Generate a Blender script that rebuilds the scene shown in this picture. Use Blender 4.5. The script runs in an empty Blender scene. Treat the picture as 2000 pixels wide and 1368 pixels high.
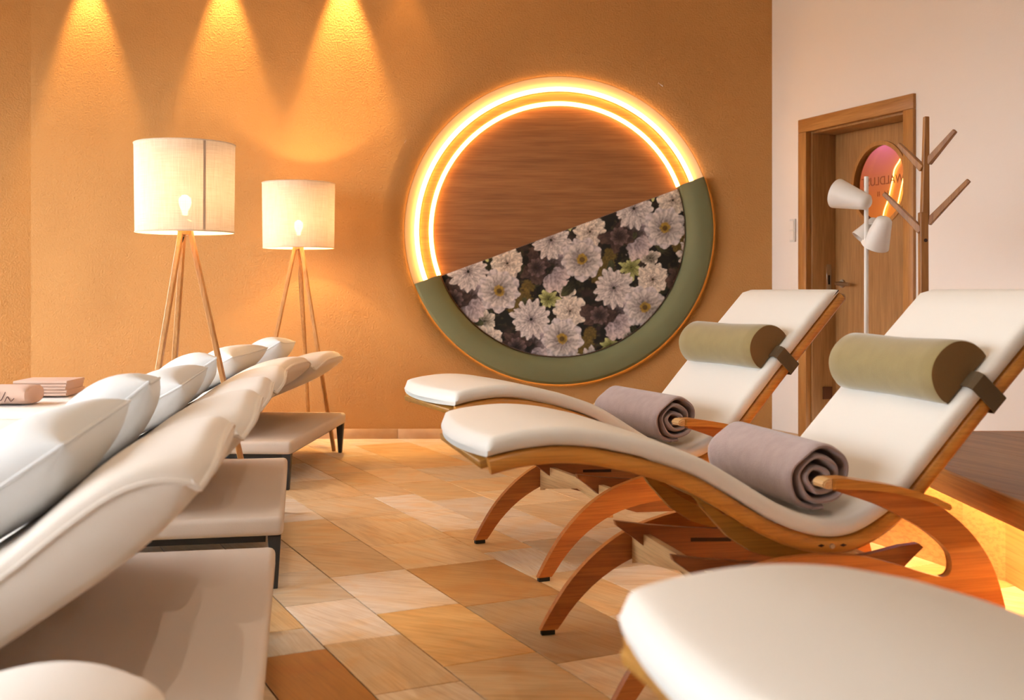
import bpy, bmesh, math, random
import numpy as np
from mathutils import Vector, Matrix
random.seed(7)
R = math.radians
scene = bpy.context.scene
C = scene.collection

# ------------------------------------------------------------------ camera
cam_d = bpy.data.cameras.new('camera'); cam = bpy.data.objects.new('camera', cam_d); C.objects.link(cam)
cam.location = (0, 0, 1.0); cam.rotation_euler = (R(90), 0, 0)
cam_d.sensor_width = 36; cam_d.lens = 39.6; cam_d.shift_y = -116 / 2000
cam_d.clip_start = .05
cam_d.dof.use_dof = True; cam_d.dof.focus_distance = 4.7; cam_d.dof.aperture_fstop = 4.0
scene.camera = cam
# ------------------------------------------------------------------ world, exposure
scene.view_settings.view_transform = 'Standard'; scene.view_settings.look = 'None'
scene.view_settings.gamma = 1; scene.view_settings.use_curve_mapping = False
scene.view_settings.exposure = 0.17
world = bpy.data.worlds.new('world'); scene.world = world; world.use_nodes = True
wn = world.node_tree; wb = wn.nodes['Background']; wb.inputs['Strength'].default_value = 11.5
w_tc = wn.nodes.new('ShaderNodeTexCoord'); w_sep = wn.nodes.new('ShaderNodeSeparateXYZ'); w_rp = wn.nodes.new('ShaderNodeValToRGB')
wn.links.new(w_tc.outputs['Generated'], w_sep.inputs[0]); wn.links.new(w_sep.outputs['Z'], w_rp.inputs[0]); wn.links.new(w_rp.outputs[0], wb.inputs['Color'])
w_rp.color_ramp.elements[0].position = .0; w_rp.color_ramp.elements[0].color = (.16, .15, .13, 1)      # ground outside
w_rp.color_ramp.elements[1].position = .03; w_rp.color_ramp.elements[1].color = (.86, .94, 1.0, 1)     # overcast sky

# ------------------------------------------------------------------ materials
MATS = {}
def mat(name, col, rough=.6, col2=None, nscale=6, stretch=(1,1,1), bump=0, bscale=80, metal=0, distort=0, detail=6,
        emit=None, estr=0, sheen=0, trans=0, spec=None, coords='Object', bdist=.004):
    if name in MATS: return MATS[name]
    m = bpy.data.materials.new(name); m.use_nodes = True; nt = m.node_tree; N = nt.nodes; K = nt.links
    b = N['Principled BSDF']; b.inputs['Roughness'].default_value = rough; b.inputs['Metallic'].default_value = metal
    if spec is not None: b.inputs['Specular IOR Level'].default_value = spec
    if sheen: b.inputs['Sheen Weight'].default_value = sheen
    b.inputs['Base Color'].default_value = (*col, 1)
    tc = N.new('ShaderNodeTexCoord')
    if col2:
        mp = N.new('ShaderNodeMapping'); mp.inputs['Scale'].default_value = stretch
        K.new(tc.outputs[coords], mp.inputs['Vector'])
        nz = N.new('ShaderNodeTexNoise'); nz.inputs['Scale'].default_value = nscale; nz.inputs['Detail'].default_value = detail
        nz.inputs['Distortion'].default_value = distort
        K.new(mp.outputs[0], nz.inputs['Vector'])
        rp = N.new('ShaderNodeValToRGB'); rp.color_ramp.elements[0].position = .32; rp.color_ramp.elements[1].position = .68
        rp.color_ramp.elements[0].color = (*col, 1); rp.color_ramp.elements[1].color = (*col2, 1)
        K.new(nz.outputs['Fac'], rp.inputs[0]); K.new(rp.outputs[0], b.inputs['Base Color'])
    if bump:
        n2 = N.new('ShaderNodeTexNoise'); n2.inputs['Scale'].default_value = bscale; n2.inputs['Detail'].default_value = 3
        K.new(tc.outputs[coords], n2.inputs['Vector'])
        bp = N.new('ShaderNodeBump'); bp.inputs['Strength'].default_value = bump; bp.inputs['Distance'].default_value = bdist
        K.new(n2.outputs['Fac'], bp.inputs['Height']); K.new(bp.outputs[0], b.inputs['Normal'])
    if emit:
        b.inputs['Emission Color'].default_value = (*emit, 1); b.inputs['Emission Strength'].default_value = estr
    if trans: b.inputs['Transmission Weight'].default_value = trans
    MATS[name] = m
    return m
def srgb(r, g, b):
    return tuple(((c/255)/12.92 if c/255 <= .04045 else ((c/255+.055)/1.055)**2.4) for c in (r, g, b))
def wood(name, c1, c2, axis='x', rough=.4, scale=5):
    if name in MATS: return MATS[name]
    st = {'x': (1, 14, 14), 'y': (14, 1, 14), 'z': (14, 14, 1)}[axis]
    m = mat(name, c1, rough, c2, nscale=scale*.5, stretch=st, distort=.6, detail=8)
    nt = m.node_tree; N = nt.nodes; K = nt.links; b = N['Principled BSDF']
    tc = N.new('ShaderNodeTexCoord'); mp = N.new('ShaderNodeMapping'); mp.inputs['Scale'].default_value = tuple(v*6 if v > 1 else v*2.2 for v in st)
    K.new(tc.outputs['Object'], mp.inputs[0]); nz = N.new('ShaderNodeTexNoise'); nz.inputs['Scale'].default_value = scale*.6; nz.inputs['Detail'].default_value = 4
    K.new(mp.outputs[0], nz.inputs[0]); rp = N.new('ShaderNodeValToRGB'); e = rp.color_ramp.elements
    e[0].position = .38; e[0].color = (.72, .68, .64, 1); e[1].position = .56; e[1].color = (1, 1, 1, 1); K.new(nz.outputs['Fac'], rp.inputs[0])
    mx = N.new('ShaderNodeMix'); mx.data_type = 'RGBA'; mx.blend_type = 'MULTIPLY'; mx.inputs['Factor'].default_value = .7
    src = b.inputs['Base Color'].links[0].from_socket; K.new(src, mx.inputs[6]); K.new(rp.outputs[0], mx.inputs[7]); K.new(mx.outputs[2], b.inputs['Base Color'])
    return m

M_wall = mat('ochre_plaster', srgb(194, 141, 80), .75, srgb(187, 134, 74), nscale=2, bump=.7, bscale=90, bdist=.009)
M_white = mat('white_plaster', srgb(236, 224, 214), .8, bump=.15, bscale=120)
M_ceil = mat('ceiling_paint', srgb(206, 188, 164), .9, bump=.05)
M_grout = mat('grout', srgb(150, 118, 84), .9, bump=.2)
M_skirt = mat('skirting_stone', srgb(205, 168, 130), .6, srgb(190, 150, 112), nscale=9)
M_oak = wood('oak_door', srgb(176, 128, 78), srgb(154, 108, 60), 'z', .45, 5)
M_oaktrim = wood('oak_trim', srgb(186, 130, 70), srgb(166, 110, 54), 'z', .4, 5)
M_panel = wood('oak_panel', srgb(164, 110, 62), srgb(142, 92, 50), 'x', .5, 3)
M_band = wood('oak_band', srgb(214, 158, 88), srgb(200, 142, 74), 'x', .5, 4)
M_ply = wood('honey_plywood', srgb(188, 114, 50), srgb(162, 90, 36), 'x', .35, 4)
M_plydark = wood('cherry_plywood', srgb(156, 90, 44), srgb(130, 70, 32), 'x', .35, 4)
M_rail = wood('rail_beech', srgb(204, 140, 60), srgb(184, 118, 44), 'x', .35, 4)
M_olive_ply = wood('keel_plywood', srgb(176, 124, 48), srgb(160, 108, 38), 'x', .4, 3)
M_birch = wood('birch_ply', srgb(216, 176, 122), srgb(198, 152, 98), 'y', .45, 4)
M_cream = mat('cream_leather', srgb(214, 207, 198), .5, bump=.08, bscale=250, spec=.3)
M_bed = mat('bed_fabric', srgb(222, 212, 202), .8, bump=.12, bscale=350, sheen=.2)
M_base = mat('base_fabric', srgb(212, 198, 186), .85, bump=.15, bscale=350)
M_pillow = mat('pillow_cotton', srgb(216, 216, 216), .85, bump=.1, bscale=200)
M_olive = mat('olive_velvet', srgb(136, 116, 68), .85, srgb(128, 108, 62), nscale=20, bump=.15, bscale=300, sheen=.4)
M_olivedark = mat('brown_cap_cloth', srgb(112, 82, 44), .9, bump=.15, bscale=300)
M_strap = mat('strap_cloth', srgb(84, 66, 42), .9, bump=.1, bscale=300)
M_green = mat('green_upholstery', srgb(112, 114, 80), .75, bump=.12, bscale=350)
M_towel = mat('mauve_towel', srgb(160, 138, 134), .95, srgb(150, 128, 124), nscale=30, bump=.4, bscale=260, sheen=.3)
M_towelpink = mat('beige_towel', srgb(206, 174, 156), .95, bump=.3, bscale=260)
M_black = mat('black_metal', srgb(38, 40, 44), .45, bump=.03)
M_rubber = mat('black_rubber', srgb(20, 20, 20), .8, bump=.03)
M_steel = mat('brushed_steel', srgb(190, 180, 165), .3, metal=1, bump=.02)
M_lampwhite = mat('white_lacquer', srgb(222, 214, 206), .45, bump=.02)
M_bark = wood('walnut_bar', srgb(170, 116, 60), srgb(142, 90, 42), 'z', .45, 5)
M_ash = wood('ash_leg', srgb(206, 152, 92), srgb(184, 128, 68), 'z', .45, 5)
M_platform = wood('smoked_oak', srgb(146, 104, 66), srgb(116, 78, 46), 'x', .5, 3)
M_fascia = wood('fascia_oak', srgb(180, 122, 56), srgb(160, 104, 44), 'y', .5, 3)
M_plinth = wood('maple_panel', srgb(232, 186, 112), srgb(222, 172, 96), 'y', .5, 2)
M_dark = mat('dark_slot', srgb(48, 22, 12), .9, bump=.02)
M_led = mat('led_ring_glow', (1, .72, .36), .5, emit=(1.0, .54, .16), estr=10)
M_led2 = mat('led_strip_glow', (1, .75, .4), .5, emit=(1.0, .62, .20), estr=70)
M_led3 = mat('cove_strip_glow', (1, .75, .4), .5, emit=(1.0, .50, .12), estr=10)
M_bulb = mat('bulb_glow', (1, .85, .6), .5, emit=(1.0, .62, .26), estr=60)
M_spot = mat('spot_lens_glow', (1, .85, .6), .5, emit=(1.0, .70, .32), estr=20)
M_seam = mat('shade_seam', srgb(196, 172, 150), .9, bump=.02)
M_letter = mat('frosted_letter', srgb(140, 84, 40), .7, bump=.02)
M_corr = mat('corridor_plaster', srgb(226, 176, 110), .8, bump=.05)
M_ink = mat('embroidery', srgb(88, 60, 56), .9, bump=.02)

def glass_mat():
    m = bpy.data.materials.new('clear_glass'); m.use_nodes = True; b = m.node_tree.nodes['Principled BSDF']
    b.inputs['Transmission Weight'].default_value = 1; b.inputs['Roughness'].default_value = 0; b.inputs['IOR'].default_value = 1.05
    return m
M_glass = glass_mat()
def shade_mat():
    m = bpy.data.materials.new('linen_shade'); m.use_nodes = True; nt = m.node_tree; N = nt.nodes; K = nt.links
    out = N['Material Output']; N.remove(N['Principled BSDF'])
    d = N.new('ShaderNodeBsdfDiffuse'); t = N.new('ShaderNodeBsdfTranslucent'); mx = N.new('ShaderNodeMixShader'); mx.inputs[0].default_value = .06
    tc = N.new('ShaderNodeTexCoord'); cols = []
    for st in ((2, 2, 90), (60, 60, 2)):
        mp = N.new('ShaderNodeMapping'); mp.inputs['Scale'].default_value = st; K.new(tc.outputs['Object'], mp.inputs[0])
        nz = N.new('ShaderNodeTexNoise'); nz.inputs['Scale'].default_value = 5; nz.inputs['Detail'].default_value = 3; K.new(mp.outputs[0], nz.inputs[0]); cols.append(nz)
    ad = N.new('ShaderNodeMath'); ad.operation = 'ADD'; K.new(cols[0].outputs['Fac'], ad.inputs[0]); K.new(cols[1].outputs['Fac'], ad.inputs[1])
    rp = N.new('ShaderNodeValToRGB'); rp.color_ramp.elements[0].position = .35; rp.color_ramp.elements[1].position = .75
    md = N.new('ShaderNodeMath'); md.operation = 'MULTIPLY'; md.inputs[1].default_value = .5; K.new(ad.outputs[0], md.inputs[0]); K.new(md.outputs[0], rp.inputs[0])
    rp.color_ramp.elements[0].color = (*srgb(214, 190, 166), 1); rp.color_ramp.elements[1].color = (*srgb(240, 226, 208), 1)
    K.new(rp.outputs[0], d.inputs[0]); K.new(rp.outputs[0], t.inputs[0]); K.new(d.outputs[0], mx.inputs[1]); K.new(t.outputs[0], mx.inputs[2]); tr_ = N.new('ShaderNodeBsdfTransparent'); m2 = N.new('ShaderNodeMixShader'); m2.inputs[0].default_value = .03
    K.new(mx.outputs[0], m2.inputs[1]); K.new(tr_.outputs[0], m2.inputs[2]); K.new(m2.outputs[0], out.inputs[0])
    return m
M_shade = shade_mat()
def tile_mat():
    m = bpy.data.materials.new('sandstone_tile'); m.use_nodes = True; nt = m.node_tree; N = nt.nodes; K = nt.links
    b = N['Principled BSDF']; b.inputs['Roughness'].default_value = .38; b.inputs['Specular IOR Level'].default_value = .4
    oi = N.new('ShaderNodeObjectInfo'); tc = N.new('ShaderNodeTexCoord')
    cmb = N.new('ShaderNodeCombineXYZ'); mu = N.new('ShaderNodeMath'); mu.operation = 'MULTIPLY'; mu.inputs[1].default_value = 40
    K.new(oi.outputs['Random'], mu.inputs[0]); K.new(mu.outputs[0], cmb.inputs[0]); K.new(mu.outputs[0], cmb.inputs[1])
    va = N.new('ShaderNodeVectorMath'); K.new(tc.outputs['Object'], va.inputs[0]); K.new(cmb.outputs[0], va.inputs[1])
    rot = N.new('ShaderNodeVectorRotate'); rot.rotation_type = 'Z_AXIS'; K.new(va.outputs[0], rot.inputs['Vector'])
    an = N.new('ShaderNodeMath'); an.operation = 'MULTIPLY'; an.inputs[1].default_value = 1.2; K.new(oi.outputs['Random'], an.inputs[0]); K.new(an.outputs[0], rot.inputs['Angle'])
    mp = N.new('ShaderNodeMapping'); mp.inputs['Scale'].default_value = (1.2, 6, 1); K.new(rot.outputs[0], mp.inputs[0])
    nz = N.new('ShaderNodeTexNoise'); nz.inputs['Scale'].default_value = 2.2; nz.inputs['Detail'].default_value = 9; nz.inputs['Distortion'].default_value = 1.6; nz.inputs['Roughness'].default_value = .62
    K.new(mp.outputs[0], nz.inputs[0])
    rp = N.new('ShaderNodeValToRGB'); e = rp.color_ramp.elements
    e[0].position = .30; e[0].color = (.82, .76, .69, 1); e[1].position = .72; e[1].color = (1.12, 1.13, 1.16, 1)
    x = e.new(.5); x.color = (1, .97, .92, 1)
    K.new(nz.outputs['Fac'], rp.inputs[0])
    mx = N.new('ShaderNodeMix'); mx.data_type = 'RGBA'; mx.blend_type = 'MULTIPLY'; mx.inputs['Factor'].default_value = .8
    K.new(oi.outputs['Color'], mx.inputs[6]); K.new(rp.outputs[0], mx.inputs[7])
    mp2 = N.new('ShaderNodeMapping'); mp2.inputs['Scale'].default_value = (1.5, 40, 1); K.new(rot.outputs[0], mp2.inputs[0])
    n4 = N.new('ShaderNodeTexNoise'); n4.inputs['Scale'].default_value = 2.0; n4.inputs['Detail'].default_value = 5; n4.inputs['Distortion'].default_value = 1.2; K.new(mp2.outputs[0], n4.inputs[0])
    r4 = N.new('ShaderNodeValToRGB'); r4.color_ramp.elements[0].position = .36; r4.color_ramp.elements[0].color = (.80, .70, .58, 1); r4.color_ramp.elements[1].position = .56; r4.color_ramp.elements[1].color = (1, 1, 1, 1); K.new(n4.outputs['Fac'], r4.inputs[0])
    n5 = N.new('ShaderNodeTexNoise'); n5.inputs['Scale'].default_value = 2.6; n5.inputs['Detail'].default_value = 3; n5.inputs['Distortion'].default_value = 2.5; K.new(va.outputs[0], n5.inputs[0])
    r5 = N.new('ShaderNodeValToRGB'); r5.color_ramp.elements[0].position = .45; r5.color_ramp.elements[0].color = (1, 1, 1, 1); r5.color_ramp.elements[1].position = .7; r5.color_ramp.elements[1].color = (1.0, .80, .52, 1); K.new(n5.outputs['Fac'], r5.inputs[0])
    mb = N.new('ShaderNodeMix'); mb.data_type = 'RGBA'; mb.blend_type = 'MULTIPLY'; mb.inputs['Factor'].default_value = .55; K.new(mx.outputs[2], mb.inputs[6]); K.new(r4.outputs[0], mb.inputs[7])
    mc = N.new('ShaderNodeMix'); mc.data_type = 'RGBA'; mc.blend_type = 'MULTIPLY'; mc.inputs['Factor'].default_value = .7; K.new(mb.outputs[2], mc.inputs[6]); K.new(r5.outputs[0], mc.inputs[7])
    K.new(mc.outputs[2], b.inputs['Base Color'])
    return m
M_tile = tile_mat()
def vcol_mat():
    m = bpy.data.materials.new('printed_fabric'); m.use_nodes = True; nt = m.node_tree; N = nt.nodes; K = nt.links
    b = N['Principled BSDF']; b.inputs['Roughness'].default_value = .85
    a = N.new('ShaderNodeAttribute'); a.attribute_name = 'print'; K.new(a.outputs['Color'], b.inputs['Base Color'])
    return m
M_print = vcol_mat()

# ------------------------------------------------------------------ helpers
def mesh_obj(name, verts, faces, m, parent=None, smooth=False, loc=None):
    me = bpy.data.meshes.new(name); me.from_pydata([tuple(v) for v in verts], [], faces); me.update()
    bm = bmesh.new(); bm.from_mesh(me); bmesh.ops.recalc_face_normals(bm, faces=bm.faces); bm.to_mesh(me); bm.free()
    if m: me.materials.append(m)
    o = bpy.data.objects.new(name, me); C.objects.link(o)
    if parent: o.parent = parent
    if loc: o.location = loc
    if smooth: shade(o)
    return o
def shade(o, ang=45):
    me = o.data
    me.polygons.foreach_set('use_smooth', [True]*len(me.polygons))
    try: me.set_sharp_from_angle(angle=R(ang))
    except Exception: pass
def bm_obj(name, bm, m, parent=None, smooth=True, ang=45):
    bmesh.ops.recalc_face_normals(bm, faces=bm.faces)
    me = bpy.data.meshes.new(name); bm.to_mesh(me); bm.free()
    if m: me.materials.append(m)
    o = bpy.data.objects.new(name, me); C.objects.link(o)
    if parent: o.parent = parent
    if smooth: shade(o, ang)
    return o
def box(name, lo, hi, m, parent=None, bev=0.0, seg=2):
    bm = bmesh.new(); bmesh.ops.create_cube(bm, size=1)
    for v in bm.verts: v.co = Vector([(lo[i]+hi[i])/2 + v.co[i]*(hi[i]-lo[i]) for i in range(3)])
    if bev: bmesh.ops.bevel(bm, geom=bm.edges[:], offset=bev, segments=seg, affect='EDGES', profile=.5)
    return bm_obj(name, bm, m, parent, bool(bev))
def thing(name, label, cat, loc=(0,0,0), rz=0, group=None):
    o = bpy.data.objects.new(name, None); C.objects.link(o); o.empty_display_size = .1
    o.location = loc; o.rotation_euler = (0, 0, rz)
    return tag(o, label, cat, group)
def tag(o, label, cat, group=None):
    o['label'] = label; o['category'] = cat
    if group: o['group'] = group
    return o
def struct(o): o['kind'] = 'structure'; return o
def copy_tree(o, parent=None):
    c = o.copy(); C.objects.link(c); c.parent = parent
    for ch in list(o.children): copy_tree(ch, c)
    return c
def prism(name, poly, a0, a1, m, parent=None, axis='y', bev=0.0, smooth=True):
    """poly in (x,z) extruded along y, or (x,y) along z"""
    bm = bmesh.new(); P = (lambda p, t: (p[0], t, p[1])) if axis == 'y' else (lambda p, t: (p[0], p[1], t))
    lo = [bm.verts.new(P(p, a0)) for p in poly]; hi = [bm.verts.new(P(p, a1)) for p in poly]
    n = len(poly); f0 = bm.faces.new(lo); f1 = bm.faces.new(hi[::-1])
    for i in range(n): bm.faces.new((lo[i], hi[i], hi[(i+1) % n], lo[(i+1) % n]))
    if bev:
        es = [e for e in bm.edges if (e in f0.edges[:] or e in f1.edges[:])]
        bmesh.ops.bevel(bm, geom=es, offset=bev, segments=2, affect='EDGES')
    bmesh.ops.triangulate(bm, faces=[f for f in bm.faces if len(f.verts) > 4])
    return bm_obj(name, bm, m, parent, smooth, 35)
def catmull(pts, n=6):
    out = []; P = [Vector(p) for p in pts]
    for i in range(len(P)-1):
        p0, p1, p2, p3 = P[max(i-1, 0)], P[i], P[i+1], P[min(i+2, len(P)-1)]
        for k in range(n):
            t = k/n
            out.append(.5*((2*p1)+(p2-p0)*t+(2*p0-5*p1+4*p2-p3)*t*t+(3*p1-p0-3*p2+p3)*t**3))
    out.append(P[-1]); return out
def tube(name, pts, r, m, parent=None, closed=False, seg=8, taper=None):
    P = [Vector(p) for p in pts]; n = len(P); verts = []; faces = []; up = None
    for i in range(n):
        t = (P[(i+1) % n]-P[i-1]) if closed else (P[min(i+1, n-1)]-P[max(i-1, 0)])
        t.normalize()
        if up is None:
            up = Vector((0, 0, 1)) if abs(t.z) < .9 else Vector((1, 0, 0))
        a = (up - t*up.dot(t)); a.normalize(); up = a; b = t.cross(a)
        rr = r if taper is None else r*taper[i]
        for k in range(seg):
            q = 2*math.pi*k/seg; verts.append(P[i]+(a*math.cos(q)+b*math.sin(q))*rr)
    for i in range(n if closed else n-1):
        j = (i+1) % n
        for k in range(seg):
            l = (k+1) % seg; faces.append((i*seg+k, i*seg+l, j*seg+l, j*seg+k))
    if not closed: faces += [tuple(range(seg))[::-1], tuple((n-1)*seg+k for k in range(seg))]
    return mesh_obj(name, verts, faces, m, parent, True)
def bar(name, p, q, w, h, m, parent=None, w2=None, h2=None, bev=.003):
    """rectangular bar from p to q"""
    p, q = Vector(p), Vector(q); t = (q-p).normalized(); ref = Vector((0, 0, 1)) if abs(t.z) < .95 else Vector((0, 1, 0))
    a = t.cross(ref).normalized(); b = t.cross(a); vs = []
    for c, ww, hh in ((p, w, h), (q, w2 or w, h2 or h)):
        for sa, sb in ((-1, -1), (1, -1), (1, 1), (-1, 1)): vs.append(c+a*sa*ww/2+b*sb*hh/2)
    bm = bmesh.new(); V = [bm.verts.new(v) for v in vs]
    for f in ((0, 1, 2, 3), (7, 6, 5, 4), (0, 4, 5, 1), (1, 5, 6, 2), (2, 6, 7, 3), (3, 7, 4, 0)): bm.faces.new([V[i] for i in f])
    if bev: bmesh.ops.bevel(bm, geom=bm.edges[:], offset=bev, segments=1, affect='EDGES')
    return bm_obj(name, bm, m, parent, False)
def lathe(name, prof, m, parent=None, seg=48, axis='z', center=(0, 0, 0), a0=0, a1=2*math.pi, loop=False, caps=False, ang=45):
    """prof: list of (r, h). axis z: around z; axis y: ring in xz plane, h along y"""
    full = abs(a1-a0-2*math.pi) < 1e-6; ns = seg if full else seg+1; verts = []; faces = []; n = len(prof)
    for i in range(ns):
        q = a0+(a1-a0)*i/seg
        for r, h in prof:
            verts.append((center[0]+r*math.cos(q), center[1]+h, center[2]+r*math.sin(q)) if axis == 'y' else (center[0]+r*math.cos(q), center[1]+r*math.sin(q), center[2]+h))
    for i in range(seg):
        j = (i+1) % ns
        for k in range(n if loop else n-1):
            l = (k+1) % n; faces.append((i*n+k, j*n+k, j*n+l, i*n+l))
    if caps and not full: faces += [tuple(range(n)), tuple(seg*n+k for k in range(n))[::-1]]
    o = mesh_obj(name, verts, faces, m, parent, False); shade(o, ang); return o
def clip(poly, planes):
    for (nx, ny, d) in planes:              # keep nx*x+ny*y<=d
        out = []
        for i in range(len(poly)):
            a, b = poly[i-1], poly[i]; da = nx*a[0]+ny*a[1]-d; db = nx*b[0]+ny*b[1]-d
            if (da <= 0) != (db <= 0):
                t = da/(da-db); out.append((a[0]+(b[0]-a[0])*t, a[1]+(b[1]-a[1])*t))
            if db <= 0: out.append(b)
        poly = out
        if len(poly) < 3: return []
    return poly
def text_mesh(name, txt, size, m, parent, matrix):
    cu = bpy.data.curves.new(name, 'FONT'); cu.body = txt; cu.size = size; cu.align_x = 'CENTER'; cu.extrude = .0008
    t = bpy.data.objects.new(name+'_tmp', cu); C.objects.link(t)
    me = bpy.data.meshes.new_from_object(t.evaluated_get(bpy.context.evaluated_depsgraph_get()))
    bpy.data.objects.remove(t); me.transform(matrix); me.materials.clear(); me.materials.append(m)
    o = bpy.data.objects.new(name, me); C.objects.link(o); o.parent = parent; return o

# ================================================================== the room
WY = 7.61; CX = 1.757; CEIL = 3.42; XL = -4.6; YB = -2.0
WD = Vector((.386, -1, 0)).normalized()           # along right wall, towards the viewer
WN = Vector((-WD.y, WD.x, 0)) * 1.0               # out of the room, behind the right wall
WN = Vector((.933, .36, 0))
C0 = Vector((CX, WY, 0))
XR = CX + .386*(WY-YB)
fl = struct(mesh_obj('floor', [(XL, YB, -.012), (XR, YB, -.012), (CX, WY, -.012), (-3.25, WY, -.012), (XL, 7.15, -.012)], [(0, 1, 2, 3, 4)], M_grout))
struct(prism('ceiling', [(XL-.1, YB-.1), (XR+.2, YB-.1), (CX+.2, WY+.1), (-3.3, WY+.1), (XL-.1, 7.2)], CEIL, CEIL+.08, M_ceil, None, 'z', smooth=False))
# back wall with a round opening
NCX, NCZ, NR = .318, 1.408, 1.20
def ring_wall():
    x0, x1, z0, z1 = -3.25, CX, 0, CEIL
    A = sorted(set([2*math.pi*i/160 for i in range(160)] + [math.atan2(z-NCZ, x-NCX) % (2*math.pi) for x in (x0, x1) for z in (z0, z1)]))
    vs = []; n = len(A)
    for a in A:
        c, s = math.cos(a), math.sin(a)
        t = min([((x1 if c > 0 else x0)-NCX)/c if abs(c) > 1e-9 else 1e9, ((z1 if s > 0 else z0)-NCZ)/s if abs(s) > 1e-9 else 1e9])
        vs += [(NCX+NR*c, WY, NCZ+NR*s), (NCX+t*c, WY, NCZ+t*s)]
    fs = [(2*i, 2*i+1, 2*((i+1) % n)+1, 2*((i+1) % n)) for i in range(n)]
    return mesh_obj('wall_back', vs, fs, M_wall)
struct(ring_wall())
struct(mesh_obj('wall_left', [(-3.25, WY, 0), (XL, 7.15, 0), (XL, 7.15, CEIL), (-3.25, WY, CEIL)], [(0, 1, 2, 3)], M_wall))
# window side: low sill, posts, header; big panes between
struct(box('trim_1', (XL-.12, YB, 0), (XL, 7.15, .12), M_white))
struct(box('trim_2', (XL-.12, YB, 2.75), (XL, 7.15, CEIL), M_white))
for i, y in enumerate((-2.0, .25, 2.5, 4.75, 7.0)):
    struct(box('trim_%d' % (3+i), (XL-.12, y, .12), (XL, y+.12, 2.75), M_lampwhite))
for i, y in enumerate((-1.88, .37, 2.62, 4.87)):
    struct(box('window_%d' % (i+1), (XL-.07, y, .12), (XL-.06, y+2.13, 2.75), M_glass))
struct(box('wall_rear', (XL, YB-.1, 0), (XR, YB, CEIL), M_white))
# right wall in pieces around the door opening (local: x along wall towards viewer, y out of room, z up)
wr = bpy.data.objects.new('wall_right', None); C.objects.link(wr); wr.location = C0; wr.rotation_euler = (0, 0, math.atan2(WD.y, WD.x)); struct(wr)
def wl(p):                                         # distance along the right wall of image column p
    r = (p-1000)/2200; Y = (CX+.386*WY)/(r+.386); return (WY-Y)*math.hypot(1, .386)
D0, D1 = wl(1563.5), wl(1789); DT = 2.105; LEN = (WY-YB)*math.hypot(1, .386)
# local +y of this frame points into the wall for rotation atan2(WD): left normal of WD = (.93,.36)
TW = .085
wallm = M_white
box('wall_panel', (0, 0, 0), (D0+.03, .24, CEIL), wallm, wr)
box('wall_panel', (D1-.03, 0, 0), (LEN, .24, CEIL), wallm, wr)
box('wall_panel', (D0+.03, 0, DT-.03), (D1-.03, .24, CEIL), wallm, wr)
# skirting boards
sk = struct(bpy.data.objects.new('baseboard_back', None)); C.objects.link(sk)
x = -3.25
while x < CX-.03:
    w = min(.62, CX-.014-x); box('skirting_tile', (x+.001, WY-.014, 0), (x+w-.001, WY-.0005, .066), M_skirt, sk, .001, 1); x += .62
sk = struct(bpy.data.objects.new('baseboard_right', None)); C.objects.link(sk); sk.location = C0; sk.rotation_euler = wr.rotation_euler
box('skirting_tile', (.012, -.014, 0), (D0-.004, -.0005, .066), M_skirt, sk, .001, 1)
box('skirting_tile', (D1+.004, -.014, 0), (D1+.6, -.0005, .066), M_skirt, sk, .001, 1)
box('skirting_tile', (D1+.602, -.014, 0), (D1+1.2, -.0005, .066), M_skirt, sk, .001, 1)

# ---- floor tiles
UA = Vector((.899, .438)); VA = Vector((-.438, .899))
uj = [.912, 1.148, 1.428, 1.784, 1.998, 2.276, 2.644]
wcyc = [.22, .28, .36]
while uj[-1] < 6.6: uj.append(uj[-1]+wcyc[len(uj) % 3])
while uj[0] > -5.6: uj.insert(0, uj[0]-wcyc[len(uj) % 3])
known = {1.428: [2.662, 3.271, 3.799, 4.208, 4.752, 5.26, 5.797], 1.784: [3.913, 4.328, 4.792, 5.19, 5.574], 1.998: [4.471, 4.986, 5.518, 6.006],
         1.148: [2.775, 3.315, 3.808, 4.325], .912: [2.654, 3.092, 3.518, 3.942]}
pal = [srgb(*c) for c in ((234, 214, 186), (230, 206, 172), (236, 224, 210), (224, 196, 158), (232, 217, 200), (240, 231, 220), (228, 198, 154), (214, 200, 180), (236, 210, 172))]
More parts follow.
